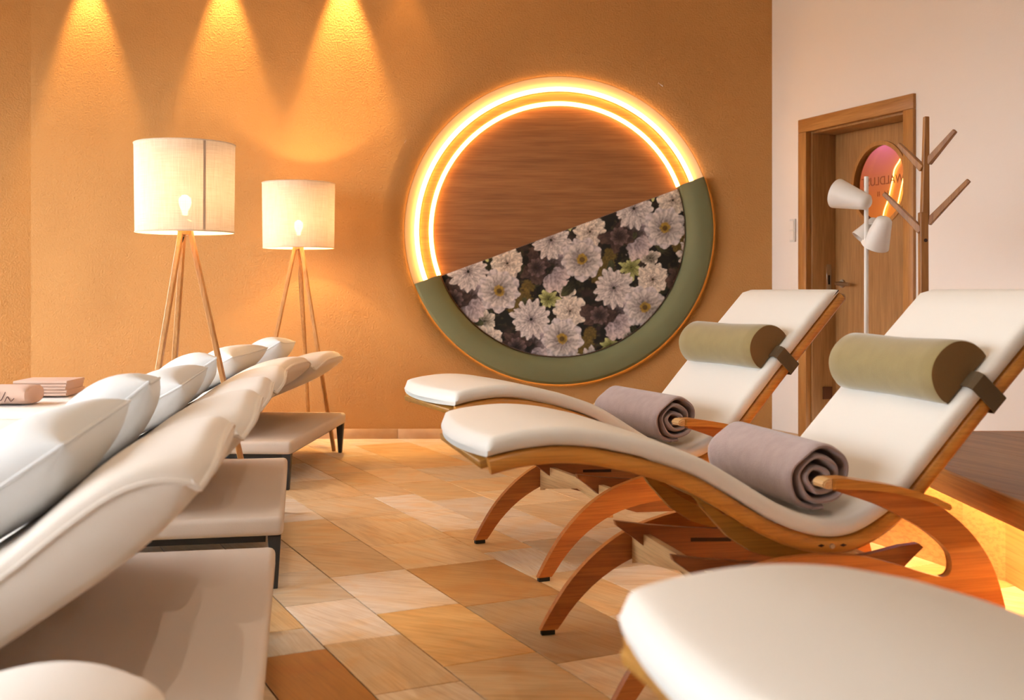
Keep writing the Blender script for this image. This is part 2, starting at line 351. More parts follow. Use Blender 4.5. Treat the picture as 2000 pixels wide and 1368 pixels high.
# room outline as half-planes
n2 = Vector((.933, .36))
planes = [(0, 1, WY), (n2.x, n2.y, n2.x*C0.x+n2.y*C0.y), (-1, 0, -XL), (0, -1, -YB), (-.32, .947, -.32*-3.25+.947*WY)]
tiles = []
for i in range(len(uj)-1):
    u0, u1 = uj[i], uj[i+1]; key = round(u0, 3)
    rnd = random.Random(i*13+5)
    if key in known: vb = list(known[key])
    elif abs(u1-.912) < 1e-6: vb = [2.55, 3.055, 3.273, 3.75]
    else: vb = [2.5+rnd.random()*.5]
    while vb[-1] < 9.6: vb.append(vb[-1]+rnd.uniform(.34, .62))
    while vb[0] > -4.6: vb.insert(0, vb[0]-rnd.uniform(.34, .62))
    for j in range(len(vb)-1):
        g = .0016
        q = [(u0+g, vb[j]+g), (u1-g, vb[j]+g), (u1-g, vb[j+1]-g), (u0+g, vb[j+1]-g)]
        poly = clip([tuple(UA*a+VA*b) for a, b in q], planes)
        if len(poly) < 3: continue
        cx = sum(p[0] for p in poly)/len(poly); cy = sum(p[1] for p in poly)/len(poly)
        col = pal[rnd.randrange(len(pal))]; k = rnd.uniform(.9, 1.06); col = tuple(c*k for c in col)
        if abs(u1-.912) < 1e-6 and abs(vb[j]-2.55) < 1e-6: col = srgb(168, 108, 42)
        if key == 1.428 and abs(vb[j]-3.271) < 1e-6: col = srgb(196, 150, 96)
        if key == 1.148 and abs(vb[j]-2.775) < 1e-6: col = srgb(228, 184, 122)
        if key == 1.428 and abs(vb[j]-2.662) < 1e-6: col = srgb(184, 158, 124)
        hid = 0
        if cy < 1.0 or cx < -1.9 or abs(cx) > cy*.55+.35: hid = 10
        tiles.append((hid + abs(cy-4)*.2, poly, cx, cy, col))
tiles.sort(key=lambda t: t[0])
def tile_geo(poly, cx, cy, zt):
    n = len(poly); vs = [(p[0]-cx, p[1]-cy, -.012) for p in poly] + [(p[0]-cx, p[1]-cy, zt-.0015) for p in poly]
    for p in poly:
        d = Vector((cx-p[0], cy-p[1])); d.normalize(); vs.append((p[0]-cx+d.x*.003, p[1]-cy+d.y*.003, zt))
    fs = [tuple(2*n+k for k in range(n))]
    for k in range(n):
        l = (k+1) % n; fs += [(k, l, n+l, n+k), (n+k, n+l, 2*n+l, 2*n+k)]
    return vs, fs
AV, AF = [], []
for idx, (h, poly, cx, cy, col) in enumerate(tiles):
    zt = random.uniform(-.0006, .0)
    vs, fs = tile_geo(poly, cx, cy, zt)
    if idx < 295:
        o = mesh_obj('stone_tile', vs, fs, M_tile, fl, loc=(cx, cy, 0)); o.color = (*col, 1)
    else:
        b = len(AV); AV += [(v[0]+cx, v[1]+cy, v[2]) for v in vs]; AF += [tuple(a+b for a in f) for f in fs]
if AV:
    o = mesh_obj('stone_tiles', AV, AF, M_tile, fl); o.color = (*srgb(212, 176, 132), 1); o['kind'] = 'stuff'

# ================================================================== door (local frame of the right wall)
dr = struct(bpy.data.objects.new('door_1', None)); C.objects.link(dr); dr.location = C0; dr.rotation_euler = wr.rotation_euler
box('frame_trim', (D0, -.02, 0), (D0+TW, .02, DT-TW-.0005), M_oaktrim, dr, .003)
box('frame_trim', (D1-TW, -.02, 0), (D1, .02, DT-TW-.0005), M_oaktrim, dr, .003)
box('frame_trim', (D0, -.02, DT-TW), (D1, .02, DT), wood('oak_trim_header', srgb(186, 130, 70), srgb(166, 110, 54), 'x', .4, 5), dr, .003)
JD = .20
box('jamb', (D0+.04, .021, 0), (D0+TW+.012, JD+.06, DT-.04), M_oak, dr, .002)
box('jamb', (D1-TW-.012, .021, 0), (D1-.04, JD+.06, DT-.04), M_oak, dr, .002)
box('jamb', (D0+TW+.013, .021, DT-TW-.012), (D1-TW-.013, JD+.06, DT-.04), M_oak, dr, .002)
L0, L1 = D0+TW+.014, D1-TW-.014; LT = DT-TW-.014
# leaf with a round light
wc_ = .845; wz, wrad = 1.655, .240
def leaf():
    vs = []; fs = []; ym = (JD, JD+.045)
    A = sorted(set([2*math.pi*i/64 for i in range(64)] + [math.atan2(z-wz, x-wc_) % (2*math.pi) for x in (L0, L1) for z in (.006, LT)]))
    n = len(A)
    for y in ym:
        for a in A:
            c, s = math.cos(a), math.sin(a)
            t = min(((L1 if c > 0 else L0)-wc_)/c if abs(c) > 1e-9 else 1e9, ((LT if s > 0 else .006)-wz)/s if abs(s) > 1e-9 else 1e9)
            vs += [(wc_+wrad*c, y, wz+wrad*s), (wc_+t*c, y, wz+t*s)]
    for i in range(n):
        j = (i+1) % n; a, b, c, d = 2*i, 2*i+1, 2*j+1, 2*j; m = 2*n
        fs += [(a, b, c, d), (m+d, m+c, m+b, m+a), (a, d, m+d, m+a), (b, m+b, m+c, c)]
    return mesh_obj('door_leaf', vs, fs, M_oak, dr)
lf = leaf()
lathe('window_ring', [(wrad-.004, -.008), (wrad+.022, -.008), (wrad+.022, .004), (wrad-.004, .004)], M_oaktrim, lf, 64, 'y', (wc_, JD, wz), loop=True)
lathe('pane', [(0.0001, 0), (wrad, 0), (wrad, .004), (0.0001, .004)], M_glass, lf, 64, 'y', (wc_, JD+.025, wz))
mir = Matrix.Translation((wc_, JD+.022, wz-.005)) @ Matrix.Rotation(R(90), 4, 'X') @ Matrix.Scale(-1, 4, (1, 0, 0))
text_mesh('lettering', 'WALDLUST', .075, M_letter, lf, mir)
for k, dx in enumerate((-.045, -.03, .02, .05)):
    box('letter_stroke', (wc_+dx, JD+.0215, wz-.075), (wc_+dx+.006, JD+.0225, wz-.045), M_letter, lf)
hx = L0+.075
hd = lathe('handle_rose', [(.0001, -.012), (.026, -.012), (.026, 0)], M_steel, lf, 24, 'y', (hx, JD, 1.045))
tube('handle', catmull([(hx, JD-.012, 1.045), (hx, JD-.045, 1.045), (hx+.02, JD-.058, 1.045), (hx+.135, JD-.058, 1.04)], 5), .0115, M_steel, lf)
lathe('keyhole_rose', [(.0001, -.010), (.024, -.010), (.024, 0)], M_steel, lf, 24, 'y', (hx, JD, .955))
box('keyhole', (hx-.005, JD-.013, .945), (hx+.005, JD-.009, .968), M_rubber, lf)
box('strike_plate', (D0+TW+.0125, .13, 1.0), (D0+TW+.0155, .165, 1.17), M_steel, dr, .001, 1)
box('strike_hole', (D0+TW+.0155, .14, 1.04), (D0+TW+.0165, .155, 1.10), M_rubber, dr)
box('hinge', (D0+TW+.0125, .10, .30), (D0+TW+.02, .17, .38), mat('dark_bronze', srgb(92, 50, 24), .5, bump=.02), dr)
# corridor behind the glazed door
cd = struct(bpy.data.objects.new('wall_corridor', None)); C.objects.link(cd); cd.location = C0; cd.rotation_euler = wr.rotation_euler
box('corridor_wall', (-2.2, 1.6, 0), (3.2, 1.68, 2.6), M_corr, cd)
box('corridor_wall', (-2.28, .26, 0), (-2.2, 1.68, 2.6), M_corr, cd)
box('corridor_wall', (-2.2, .26, 0), (-.02, .32, 2.6), M_corr, cd)
box('corridor_wall', (3.2, .26, 0), (3.28, 1.68, 2.6), M_corr, cd)
box('corridor_ceiling', (-2.28, .26, 2.6), (3.28, 1.68, 2.66), M_ceil, cd)
box('corridor_floor', (-2.28, .26, -.05), (3.28, 1.68, 0), M_grout, cd)
tube('light_line', catmull([(-.585, 1.585, 2.06), (-.62, 1.585, 2.01), (-.675, 1.585, 1.95), (-.70, 1.585, 1.86), (-.75, 1.585, 1.72), (-.80, 1.585, 1.62), (-.83, 1.585, 1.48)], 8), .0035, M_led3, cd)
tube('light_line', catmull([(-.56, 1.585, 1.92), (-.585, 1.585, 1.84), (-.63, 1.585, 1.70), (-.67, 1.585, 1.57), (-.69, 1.585, 1.45)], 8), .003, M_led3, cd)
def lamp(name, kind, loc, energy, col, parent=None, **kw):
    l = bpy.data.lights.new(name, kind); l.energy = energy; l.color = col
    for k, v in kw.items(): setattr(l, k, v)
    o = bpy.data.objects.new(name, l); C.objects.link(o); o.location = loc
    if parent: o.parent = parent
    return o
lamp('corridor_light', 'POINT', (-.3, .8, 1.2), 24, (1, .60, .16), cd, shadow_soft_size=.08)
lamp('corridor_colour_light', 'POINT', (-.82, 1.45, 2.34), 7, (.30, .12, 1), cd, shadow_soft_size=.08)
# light switch
sw = thing('light_switch', 'small white double light switch plate on white wall beside the door', 'switch', C0 + WD*wl(1550), wr.rotation_euler.z)
sz = 1+(568-450)/2200*7.35
box('plate', (-.03, -.012, sz-.075), (.03, -.0005, sz+.075), M_lampwhite, sw, .003)
box('rocker', (-.022, -.017, sz+.004), (.022, -.0125, sz+.062), M_white, sw, .002)
box('rocker', (-.022, -.017, sz-.062), (.022, -.0125, sz-.004), M_white, sw, .002)

# ================================================================== round niche
def arc_pts(r, y, a0, a1, n): return [(NCX+r*math.cos(R(a0+(a1-a0)*i/n)), WY+y, NCZ+r*math.sin(R(a0+(a1-a0)*i/n))) for i in range(n+1)]
ni = thing('round_niche', 'round illuminated niche with oak back panel and two glowing rings', 'niche', (0, 0, 0))
ctr = (NCX, WY, NCZ)
prof = [(1.20, 0), (1.17, .003), (1.14, .009), (1.11, .018), (1.085, .028), (1.065, .039), (1.054, .050), (1.05, .060), (1.05, .13)]
lathe('plaster_rim', prof, M_wall, ni, 160, 'y', ctr, ang=60)
lathe('back_panel', [(.0001, .13), (1.05, .13)], M_panel, ni, 128, 'y', ctr)
lathe('oak_ring', [(.888, .095), (.948, .095), (.948, .129), (.888, .129)], M_band, ni, 128, 'y', ctr, loop=True, a0=R(20.45), a1=R(200.35), caps=True)
lathe('outer_lining', [(.985, .090), (1.015, .072), (1.049, .055), (1.049, .129), (.985, .129)], mat('pale_lining', srgb(226, 196, 160), .7, bump=.1), ni, 128, 'y', ctr, loop=True, a0=R(20.45), a1=R(200.35), caps=True)
tube('light_ring', arc_pts(.968, .074, 20.4, 200.4, 120), .015, M_led, ni)
tube('light_ring', arc_pts(.872, .092, 20.4, 200.4, 120), .014, M_led, ni)
tube('light_ring', arc_pts(1.012, .075, 204, 377, 110), .006, M_led3, ni)
# green bolster half ring
gb = lathe('bolster_half_ring', [(.868, .118), (.862, .01), (.868, -.012), (.885, -.03), (.905, -.045), (.93, -.058), (.995, -.062), (1.022, -.055), (1.036, -.04), (1.042, -.01), (1.040, .025), (1.02, .05), (.99, .06), (.99, .118)], M_green, None, 110, 'y', ctr, loop=True, a0=R(-159.5), a1=R(20.3), caps=True, ang=30)
tag(gb, 'curved olive green upholstered half ring lining the bottom of the round niche', 'bolster')
# printed half-disc back cushion
def floral():
    s = .001618                                    # metres per design unit
    nx, nz, rad = 470, 300, .856
    xs = np.linspace(-rad, rad, nx); zs_ = np.linspace(-rad, .36, nz)
    X, Z = np.meshgrid(xs, zs_, indexing='ij')
    # design units: origin at a big daisy, x right, y down
    ox = (780+680/2.1375-1092)*7.61/2200; oz = (450-(140+1115/2.1375))*7.61/2200
    U0 = (X-ox)/s; V0 = -(Z-oz)/s
    a = np.array([347., -132.]); b = np.array([263., 200.])
    col = np.zeros((nx, nz, 3)); 
    rng = np.random.RandomState(4)
    def vnoise(U, V, sc, seed):
        r = np.random.RandomState(seed); G = r.rand(64, 64)
        u = U/sc; v = V/sc; iu = np.floor(u).astype(int); iv = np.floor(v).astype(int); fu = u-iu; fv = v-iv
        fu = fu*fu*(3-2*fu); fv = fv*fv*(3-2*fv)
        g = lambda i, j: G[i % 64, j % 64]
        return (g(iu, iv)*(1-fu)+g(iu+1, iv)*fu)*(1-fv)+(g(iu, iv+1)*(1-fu)+g(iu+1, iv+1)*fu)*fv
    n1 = vnoise(U0, V0, 38, 1); n2_ = vnoise(U0, V0, 14, 2); n3 = vnoise(U0, V0, 6, 3)
    bg = np.array(srgb(14, 12, 12)); br = np.array(srgb(48, 36, 32)); gr = np.array(srgb(50, 50, 30))
    k = np.clip((n1*.6+n2_*.4-.5)*4, 0, 1)[..., None]; col[:] = bg*(1-k)+br*k
    k = np.clip((n2_*.7+n3*.3-.62)*5, 0, 1)[..., None]; col[:] = col*(1-k)+gr*k
    def petal(cu, cv, ang, r0, L, W, c_in, c_out, wob=0):
        nonlocal col
        L, W = L*1.1, W*1.12
        rr_ = r0+L+W+4
        i0, i1 = np.searchsorted(U0[:, 0], [cu-rr_, cu+rr_]); j1, j0 = nz-np.searchsorted(V0[0, ::-1], [cv-rr_, cv+rr_])
        if i1 <= i0 or j1 <= j0: return
        sl_ = (slice(i0, i1), slice(j0, j1)); n2w, n3w = n2_[sl_], n3[sl_]
        du = U0[sl_]-cu; dv = V0[sl_]-cv; t = du*math.cos(ang)+dv*math.sin(ang); w = -du*math.sin(ang)+dv*math.cos(ang)
        t = (t-r0)/L; w = w/W
        w2 = w + wob*(n2w-.5)
        prof_ = np.sqrt(np.clip(np.sin(np.pi*np.clip(t, 0, 1)**.75), 0, 1))
        edge = prof_*(1+.22*(n3w-.5)) - np.abs(w2)
        mask = np.clip(edge*7, 0, 1)*((t > 0) & (t < 1))
        sh = np.clip(.62+.5*t-.30*np.abs(w2)+.35*(n3w-.5)+.18*np.sin(w2*9+n2w*3), .25, 1.15)[..., None]
        cc = (np.array(c_in)*(1-np.clip(t, 0, 1))[..., None]+np.array(c_out)*np.clip(t, 0, 1)[..., None])*sh
        m = mask[..., None]; col[sl_] = col[sl_]*(1-m)+cc*m
    def blob(cu, cv, r, c, amt=1):
        nonlocal col
        d = np.hypot(U0-cu, V0-cv)/r; m = (np.clip((1-d)*5+(n3-.5)*2, 0, 1)*amt)[..., None]
        col = col*(1-m)+np.array(c)*(.6+.8*n3[..., None])*m
    Wc, Wd, PK, LIL = srgb(214, 202, 196), srgb(160, 146, 146), srgb(206, 186, 182), srgb(186, 170, 176)
    CR, YG, OL, BRN, YE = srgb(226, 212, 196), srgb(196, 196, 130), srgb(104, 84, 34), srgb(58, 42, 38), srgb(150, 120, 48)
    def cell(cu, cv):
        for d in ((95, 32, 46, OL), (120, -20, 30, OL), (60, 75, 30, OL)): blob(cu+d[0], cv+d[1], d[2], d[3], .75)
        for i in range(7): petal(cu-170+rng.uniform(-40, 10), cv+30, rng.uniform(0, 6.28), 5, 70, 22, BRN, srgb(84, 62, 56), .6)
        for i in range(6):                                             # leaves
            petal(cu+rng.uniform(-160, 160), cv+rng.uniform(-120, 120), rng.uniform(0, 6.28), 0, 70, 16, srgb(30, 32, 22), srgb(72, 72, 44), .4)
        for q in range(5): petal(cu-130, cv+30, -1.5+q*.62, 14, 62, 30, BRN, LIL, .5)    # side-on rose
        for q in range(4): petal(cu-135, cv+55, .2+q*.45, 8, 72, 26, LIL, PK, .5)
        for q in range(9): petal(cu-190, cv+35, q*.7, 4, 34, 13, srgb(40, 30, 30), srgb(110, 86, 84), .5)
        for ring, (n, L, W) in enumerate(((15, 78, 17), (13, 62, 16), (10, 44, 14), (8, 28, 10))):   # shaggy white peony
            for q in range(n): petal(cu-130, cv-80, 6.283*q/n+ring*.3+rng.uniform(-.1, .1), 6, L*rng.uniform(.82, 1.05), W, Wd, Wc, .5)
        for q in range(7): petal(cu+285, cv-5, 6.283*q/7+.4, 3, 44*rng.uniform(.6, 1.05), 17, srgb(120, 112, 96), CR, .5)
        for q in range(9): petal(cu+205, cv+35, 6.283*q/9, 3, 46*rng.uniform(.6, 1.1), 11, srgb(120, 120, 52), YG, .5)
        for ring, (n, L, W) in enumerate(((10, 64, 25), (9, 48, 22), (7, 34, 17), (5, 20, 12))):      # ruffled cream
            for q in range(n): petal(cu+33, cv-115, 6.283*q/n+ring*.4, 4, L*rng.uniform(.85, 1.05), W, srgb(178, 156, 142), CR, .8)
        for q in range(9): petal(cu, cv, 6.283*q/9+.2, 14, 72*rng.uniform(.92, 1.04), 33, Wd, srgb(206, 196, 196), .3)   # open flower
        for q in range(9): petal(cu, cv, 6.283*q/9+.55, 12, 60*rng.uniform(.9, 1.05), 27, srgb(176, 164, 160), Wc, .3)
        blob(cu, cv, 24, YE); blob(cu, cv+2, 12, srgb(84, 62, 26))
    for i in range(-4, 5):
        for j in range(-5, 4):
            p = a*i+b*j
            if -900 < p[0] < 800 and -800 < p[1] < 450: cell(*p)
    # mesh: keep grid points inside the half disc
    th = R(20.2); up = -X*math.sin(th)+Z*math.cos(th)+.012
    rr = np.hypot(X, Z); inside = (rr <= rad) & (up <= 0)
    idx = -np.ones((nx, nz), int); idx[inside] = np.arange(inside.sum())
    yf = WY + .035 - .012*np.clip(np.minimum(rad-rr, -up)/.05, 0, 1)**.5
    vs = np.stack([NCX+X[inside], yf[inside], NCZ+Z[inside]], 1)
    q = np.stack([idx[:-1, :-1], idx[1:, :-1], idx[1:, 1:], idx[:-1, 1:]], -1).reshape(-1, 4); q = q[(q >= 0).all(1)]
    me = bpy.data.meshes.new('printed_cover'); me.from_pydata(vs.tolist(), [], q.tolist()); me.update()
    at = me.color_attributes.new('print', 'FLOAT_COLOR', 'POINT')
    cc = np.concatenate([np.clip(col[inside], 0, 1), np.ones((len(vs), 1))], 1)*1.0
    at.data.foreach_set('color', cc.astype(np.float32).ravel()); me.materials.append(M_print)
    o = bpy.data.objects.new('printed_cover', me); C.objects.link(o); return o
fp = thing('floral_back_cushion', 'half disc back cushion printed with white flowers on black, inside the round niche', 'cushion', (0, 0, 0))
o = floral(); o.parent = fp
# body behind the cover: half-disc slab
th = R(20.2); A0 = [(NCX+.858*math.cos(a), NCZ+.858*math.sin(a)) for a in [th-math.pi+math.pi*i/60 for i in range(61)]]
A0 = [(p[0]+.012*math.sin(th), p[1]-.012*math.cos(th)) if i in (0, 60) else p for i, p in enumerate(A0)]
prism('cushion_body', A0, WY+.036, WY+.116, mat('cushion_edge_cloth', srgb(150, 120, 108), .9, bump=.05), fp, 'y')

# ================================================================== wooden loungers
PR = [(-.672, .612), (-.60, .627), (-.509, .634), (-.42, .627), (-.342, .611), (-.285, .596), (-.17, .556), (-.082, .508), (.033, .438), (.113, .401), (.194, .381), (.265, .385), (.326, .409), (.389, .450), (.445, .506), (.639, .716), (.905, .992)]
CV = [Vector((p.x, p.y)) for p in catmull([(a, b, 0) for a, b in PR], 6)]
def normals(P):
    N = []
    for i in range(len(P)):
        t = (P[min(i+1, len(P)-1)]-P[max(i-1, 0)]).normalized(); N.append(Vector((-t.y, t.x)))
    return N
CN = normals(CV)
def at_s(s):
    for i in range(len(CV)-1):
        if CV[i].x <= s <= CV[i+1].x:
            t = (s-CV[i].x)/(CV[i+1].x-CV[i].x); return CV[i].lerp(CV[i+1], t), CN[i].lerp(CN[i+1], t).normalized()
    return CV[-1], CN[-1]
def lounger_cushion(parent):
    verts, faces = [], []; w = .298; T = .044; ring = []
    K = 22
    for k in range(K):                                 # cross-section, rounded rectangle
        q = 2*math.pi*k/K; c, s = math.cos(q), math.sin(q)
        ring.append((math.copysign(abs(c)**.18, c)*w, .5*T+math.copysign(abs(s)**.45, s)*T*.5))
    # insert extra columns on flat sides
    n = len(CV)
    cols = []
    top = [(-w*math.cos(math.pi*i/16), 1) for i in range(17)]
    for i in range(n):
        d = CV[i].x-CV[0].x; endf = min(1, d/.03+.35) if d < .03 else 1
        d2 = CV[-1].x-CV[i].x; endf *= min(1, d2/.03+.4) if d2 < .03 else 1
        row = []
        for (yy, tt) in sec(w, T):
            bow = .034*(1-(yy/w)**2)*max(0, 1-d/.30)**1.5
            h = tt*endf if tt > T*.5 else tt
            p = CV[i]+CN[i]*h; row.append((p.x-bow, yy, p.y - bow*.15))
        verts += row
    m = len(sec(w, T))
    for i in range(n-1):
        for k in range(m):
            l = (k+1) % m; faces.append((i*m+k, i*m+l, (i+1)*m+l, (i+1)*m+k))
    faces += [tuple(range(m))[::-1], tuple((n-1)*m+k for k in range(m))]
    o = mesh_obj('seat_cushion', verts, faces, M_cream, parent, True); return o
def sec(w, T):
    out = []; nb = 14
    for i in range(nb+1): out.append((-w+.012+(2*w-.024)*i/nb, .001))
    out += [(w-.003, .006), (w, .016), (w, T*.6), (w-.004, T*.86), (w-.016, T)]
    for i in range(nb+1): out.append((w-.03-(2*w-.06)*i/nb, T+.003*math.sin(math.pi*i/nb)))
    out += [(-w+.016, T), (-w+.004, T*.86), (-w, T*.6), (-w, .016), (-w+.003, .006)]
    return out
SIDE = [(-.384, .014), (-.342, .085), (-.288, .160), (-.209, .236), (-.122, .291), (-.034, .322), (.05, .341), (.15, .347), (.265, .338), (.349, .318), (.43, .292), (.49, .274), (.516, .272), (.53, .288), (.528, .32), (.505, .352), (.455, .391), (.392, .427), (.342, .453), (.281, .477), (.205, .502),
        (.205, .512), (.281, .506), (.342, .497), (.404, .483), (.467, .464), (.508, .444), (.563, .402), (.608, .355), (.647, .296), (.676, .221), (.70, .12), (.713, .014),
        (.660, .014), (.635, .08), (.595, .14), (.54, .185), (.45, .222), (.35, .243), (.22, .253), (.11, .249), (.006, .238), (-.097, .212), (-.197, .158), (-.276, .088), (-.333, .014)]
SIDEC = []
for a_, b_ in ((0, 21), (21, 33), (33, 46)):
    SIDEC += [(p.x, p.y) for p in catmull([(x_, z_, 0) for x_, z_ in SIDE[a_:b_]], 3)]
def make_lounger():
    t = thing('wave_lounger', 'x', 'lounger')
    for sg in (-1, 1):
        top = CV; bot = [CV[i]-CN[i]*.042 for i in range(len(CV))]
        poly = [(p.x, p.y) for p in top] + [(p.x, p.y) for p in bot[::-1]]
        bm = bmesh.new(); n = len(CV); y0, y1 = sg*.262, sg*.296; rows = []
        for i in range(n):
            a = CV[i]-CN[i]*.002; b = CV[i]-CN[i]*.042; e = .010
            pts = [(a-CN[i]*e, y0), (a, y0+sg*e*.6), (a, y1-sg*e), (a-CN[i]*e, y1), (b+CN[i]*e, y1), (b, y1-sg*e), (b, y0+sg*e*.6), (b+CN[i]*e, y0)]
            rows.append([bm.verts.new((p.x, y, p.y)) for p, y in pts])
        for i in range(n-1):
            for k in range(8): bm.faces.new((rows[i][k], rows[i][(k+1) % 8], rows[i+1][(k+1) % 8], rows[i+1][k]))
        bm.faces.new(rows[0]); bm.faces.new(rows[-1][::-1])
        bm_obj('side_rail', bm, M_rail, t, True, 50)
    for s in (-.66, -.5, -.34, -.2, .0, .12, .27, .42, .55, .7, .86):
        p, nn = at_s(s); ang = math.atan2(-nn.x, nn.y)
        o = box('slat', (-.03, -.262, -.028), (.03, .262, -.008), M_olive_ply, t, .002, 1); o.location = (p.x, 0, p.y); o.rotation_euler = (0, -ang, 0)
    lounger_cushion(t)
    for sg in (-1, 1):
        k0 = [at_s(s) for s in np.linspace(-.105, .41, 22)]
        up = [(p-n*.0425) for p, n in k0]
        low = [(-.107, .468), (-.098, .45), (-.075, .425), (-.03, .376), (.032, .336), (.094, .316), (.173, .310), (.26, .314), (.34, .334), (.40, .375)]
        poly = [(p.x, p.y) for p in up] + low[::-1]
        prism('keel', poly, sg*.18, sg*.204, M_olive_ply, t, 'y', .002)
        ct = [(-.19, .343), (-.1, .328), (.027, .313), (.12, .305), (.19, .303), (.27, .306), (.36, .316), (.45, .332), (.50, .336), (.515, .325)]
        cb = [(.46, .282), (.40, .215), (.33, .19), (.2, .183), (.05, .19), (-.03, .215), (-.09, .255), (-.14, .295), (-.185, .328)]
        cr = prism('cradle_board', ct+cb, sg*.205, sg*.227, M_plydark, t, 'y', .0015)
        prism('slot_shade', [(.04, .272), (.166, .266), (.166, .277), (.04, .283)], sg*.2275, sg*.2279, M_dark, cr, 'y', 0, False)  # thin dark plates stand in for the shade inside an uncut slot
        prism('slot_shade', [(.04, .272), (.166, .266), (.166, .277), (.04, .283)], sg*.2046, sg*.2042, M_dark, cr, 'y', 0, False)
        prism('side_frame', SIDEC, sg*.302, sg*.326, M_ply, t, 'y', .002)
        # armrest board
        at_ = [(.182, .538), (.22, .537), (.281, .527), (.342, .516), (.404, .501), (.467, .480), (.512, .459), (.515, .450)]
        ab = [(.508, .4445), (.467, .4645), (.404, .4835), (.342, .4975), (.281, .5065), (.205, .5115), (.182, .512)]
        prism('armrest', at_+ab, sg*.292, sg*.352, M_rail, t, 'y', .004)
        prism('armrest_tip', [(.1815, .5375), (.168, .537), (.158, .532), (.154, .524), (.158, .516), (.168, .5125), (.1815, .5125)], sg*.294, sg*.350, M_birch, t, 'y', .004)
        for a, b in ((-.380, -.340), (.665, .709)):
            box('rubber_foot', (a, sg*.314-.009, 0), (b, sg*.314+.009, .0138), M_rubber, t)
    for s0, hh in ((-.105, .30), (.43, .275)):
        poly = []
        zt = hh
        for y in np.linspace(-.301, .301, 31):
            a = abs(y); sc = .075*math.cos((a/.302)*math.pi/2)
            poly.append((y, zt-.105+max(0, sc)))
        pl = [(y, z) for y, z in poly] + [(.301, zt), (-.301, zt)]
        bm = bmesh.new(); A = [bm.verts.new((s0, y, z)) for y, z in pl]; B = [bm.verts.new((s0+.02, y, z)) for y, z in pl]; n = len(pl)
        bm.faces.new(A); bm.faces.new(B[::-1])
        for i in range(n): bm.faces.new((A[i], B[i], B[(i+1) % n], A[(i+1) % n]))
        bmesh.ops.triangulate(bm, faces=[f for f in bm.faces if len(f.verts) > 4])
        bm_obj('cross_board', bm, M_birch, t, False)
    p, n = at_s(.21); b = p-n*.02
    lathe('bolt', [(.0001, -.300), (.006, -.300), (.007, -.296)], M_steel, t, 16, 'y', (b.x, 0, b.y))
    for dx in (-.028, .028):
        q, n = at_s(.21+dx); q = q-n*.02
        prism('inlay_mark', [(q.x-.010, q.y), (q.x, q.y+.004), (q.x+.010, q.y), (q.x, q.y-.004)], -.2972, -.2962, M_dark, t, 'y', 0, False)
    return t
lg = make_lounger()
LP = [(.3856, .3239, 4.3043, 'cream wave lounger standing closest to the round niche, with towel and neck bolster'),
      (.2397, .528, 3.0583, 'cream wave lounger between two others, its headrest reaching over the wooden platform'),
      (.27, .852, 1.187, 'cream wave lounger without towel, its broad foot end jutting over the stone floor')]
LG = []
for i, (th, x, y, lab) in enumerate(LP):
    o = lg if i == 0 else copy_tree(lg)
    o.location = (x, y, 0); o.rotation_euler = (0, 0, th); tag(o, lab, 'lounger', 'wooden wave loungers'); LG.append((o, th, x, y))
def lw(i, s, yl, z):                                 # lounger local -> world
    o, th, x, y = LG[i]; return Vector((x+s*math.cos(th)-yl*math.sin(th), y+s*math.sin(th)+yl*math.cos(th), z))

# head bolsters
def bolster(i, label):
    p, n = at_s(.655); q = p+n*.049
    o = thing('neck_bolster', label, 'pillow', lw(i, q.x, 0, q.y), LG[i][1], 'olive neck bolsters')
    ang = math.atan2(n.x, n.y)                       # tilt so local z = surface normal
    sl = Matrix.Rotation(ang, 4, 'Y')
    prof = [(.085, 0), (.088, .02), (.082, .052), (.062, .084), (.035, .102), (0, .109), (-.035, .104), (-.064, .086), (-.084, .054), (-.09, .02), (-.085, 0)]
    prof = [(p_.x, p_.y) for p_ in catmull([(a, b, 0) for a, b in prof], 3)]
    ys = [-.262, -.255, -.2, -.1, 0, .1, .2, .255, .262]; vs = []; m = len(prof)
    for y in ys:
        k = 1 if abs(y) < .26 else .97
        k *= 1-.02*math.cos(y*14)
        for a, b in prof: vs.append(sl @ Vector((a*k, y, b*k)))
    fs = []
    for j in range(len(ys)-1):
        for k in range(m): fs.append((j*m+k, j*m+(k+1) % m, (j+1)*m+(k+1) % m, (j+1)*m+k))
    mesh_obj('bolster_body', vs, fs, M_olive, o, True)
    for sg, j in ((-1, 0), (1, len(ys)-1)):
        cv = [Vector(vs[j*m+k]) for k in range(m)]; c = sum(cv, Vector())/m
        mesh_obj('end_cap', cv+[c+Vector((0, sg*.006, 0))], [(k, (k+1) % m, m) for k in range(m)], M_olivedark, o, True)
    # strap: over the cushion edges and round the rails
    for sg in (-1, 1):
        path = [(sg*.255, .004), (sg*.290, .003), (sg*.3025, -.006), (sg*.3035, -.09), (sg*.296, -.096), (sg*.255, -.096)]
        V_ = []
        for (y, h) in path:
            for a in (-.026, .026): V_.append(sl @ Vector((a, y, h)))
        for (y, h) in path:
            yy = y-sg*.0; 
            for a in (-.026, .026): V_.append(sl @ Vector((a, y+sg*.003, h+(.003 if h > -.05 else -.003))))
        F = []; n_ = len(path)
        for k in range(n_-1):
            F += [(2*k, 2*k+1, 2*k+3, 2*k+2), (2*n_+2*k, 2*n_+2*k+2, 2*n_+2*k+3, 2*n_+2*k+1), (2*k, 2*k+2, 2*n_+2*k+2, 2*n_+2*k), (2*k+1, 2*n_+2*k+1, 2*n_+2*k+3, 2*k+3)]
        mesh_obj('strap', V_, F, M_strap, o)
    return o
bolster(0, 'olive velvet neck bolster strapped to the lounger standing nearest the round niche')
bolster(1, 'olive velvet neck bolster strapped to the lounger whose back stands before the wooden platform')

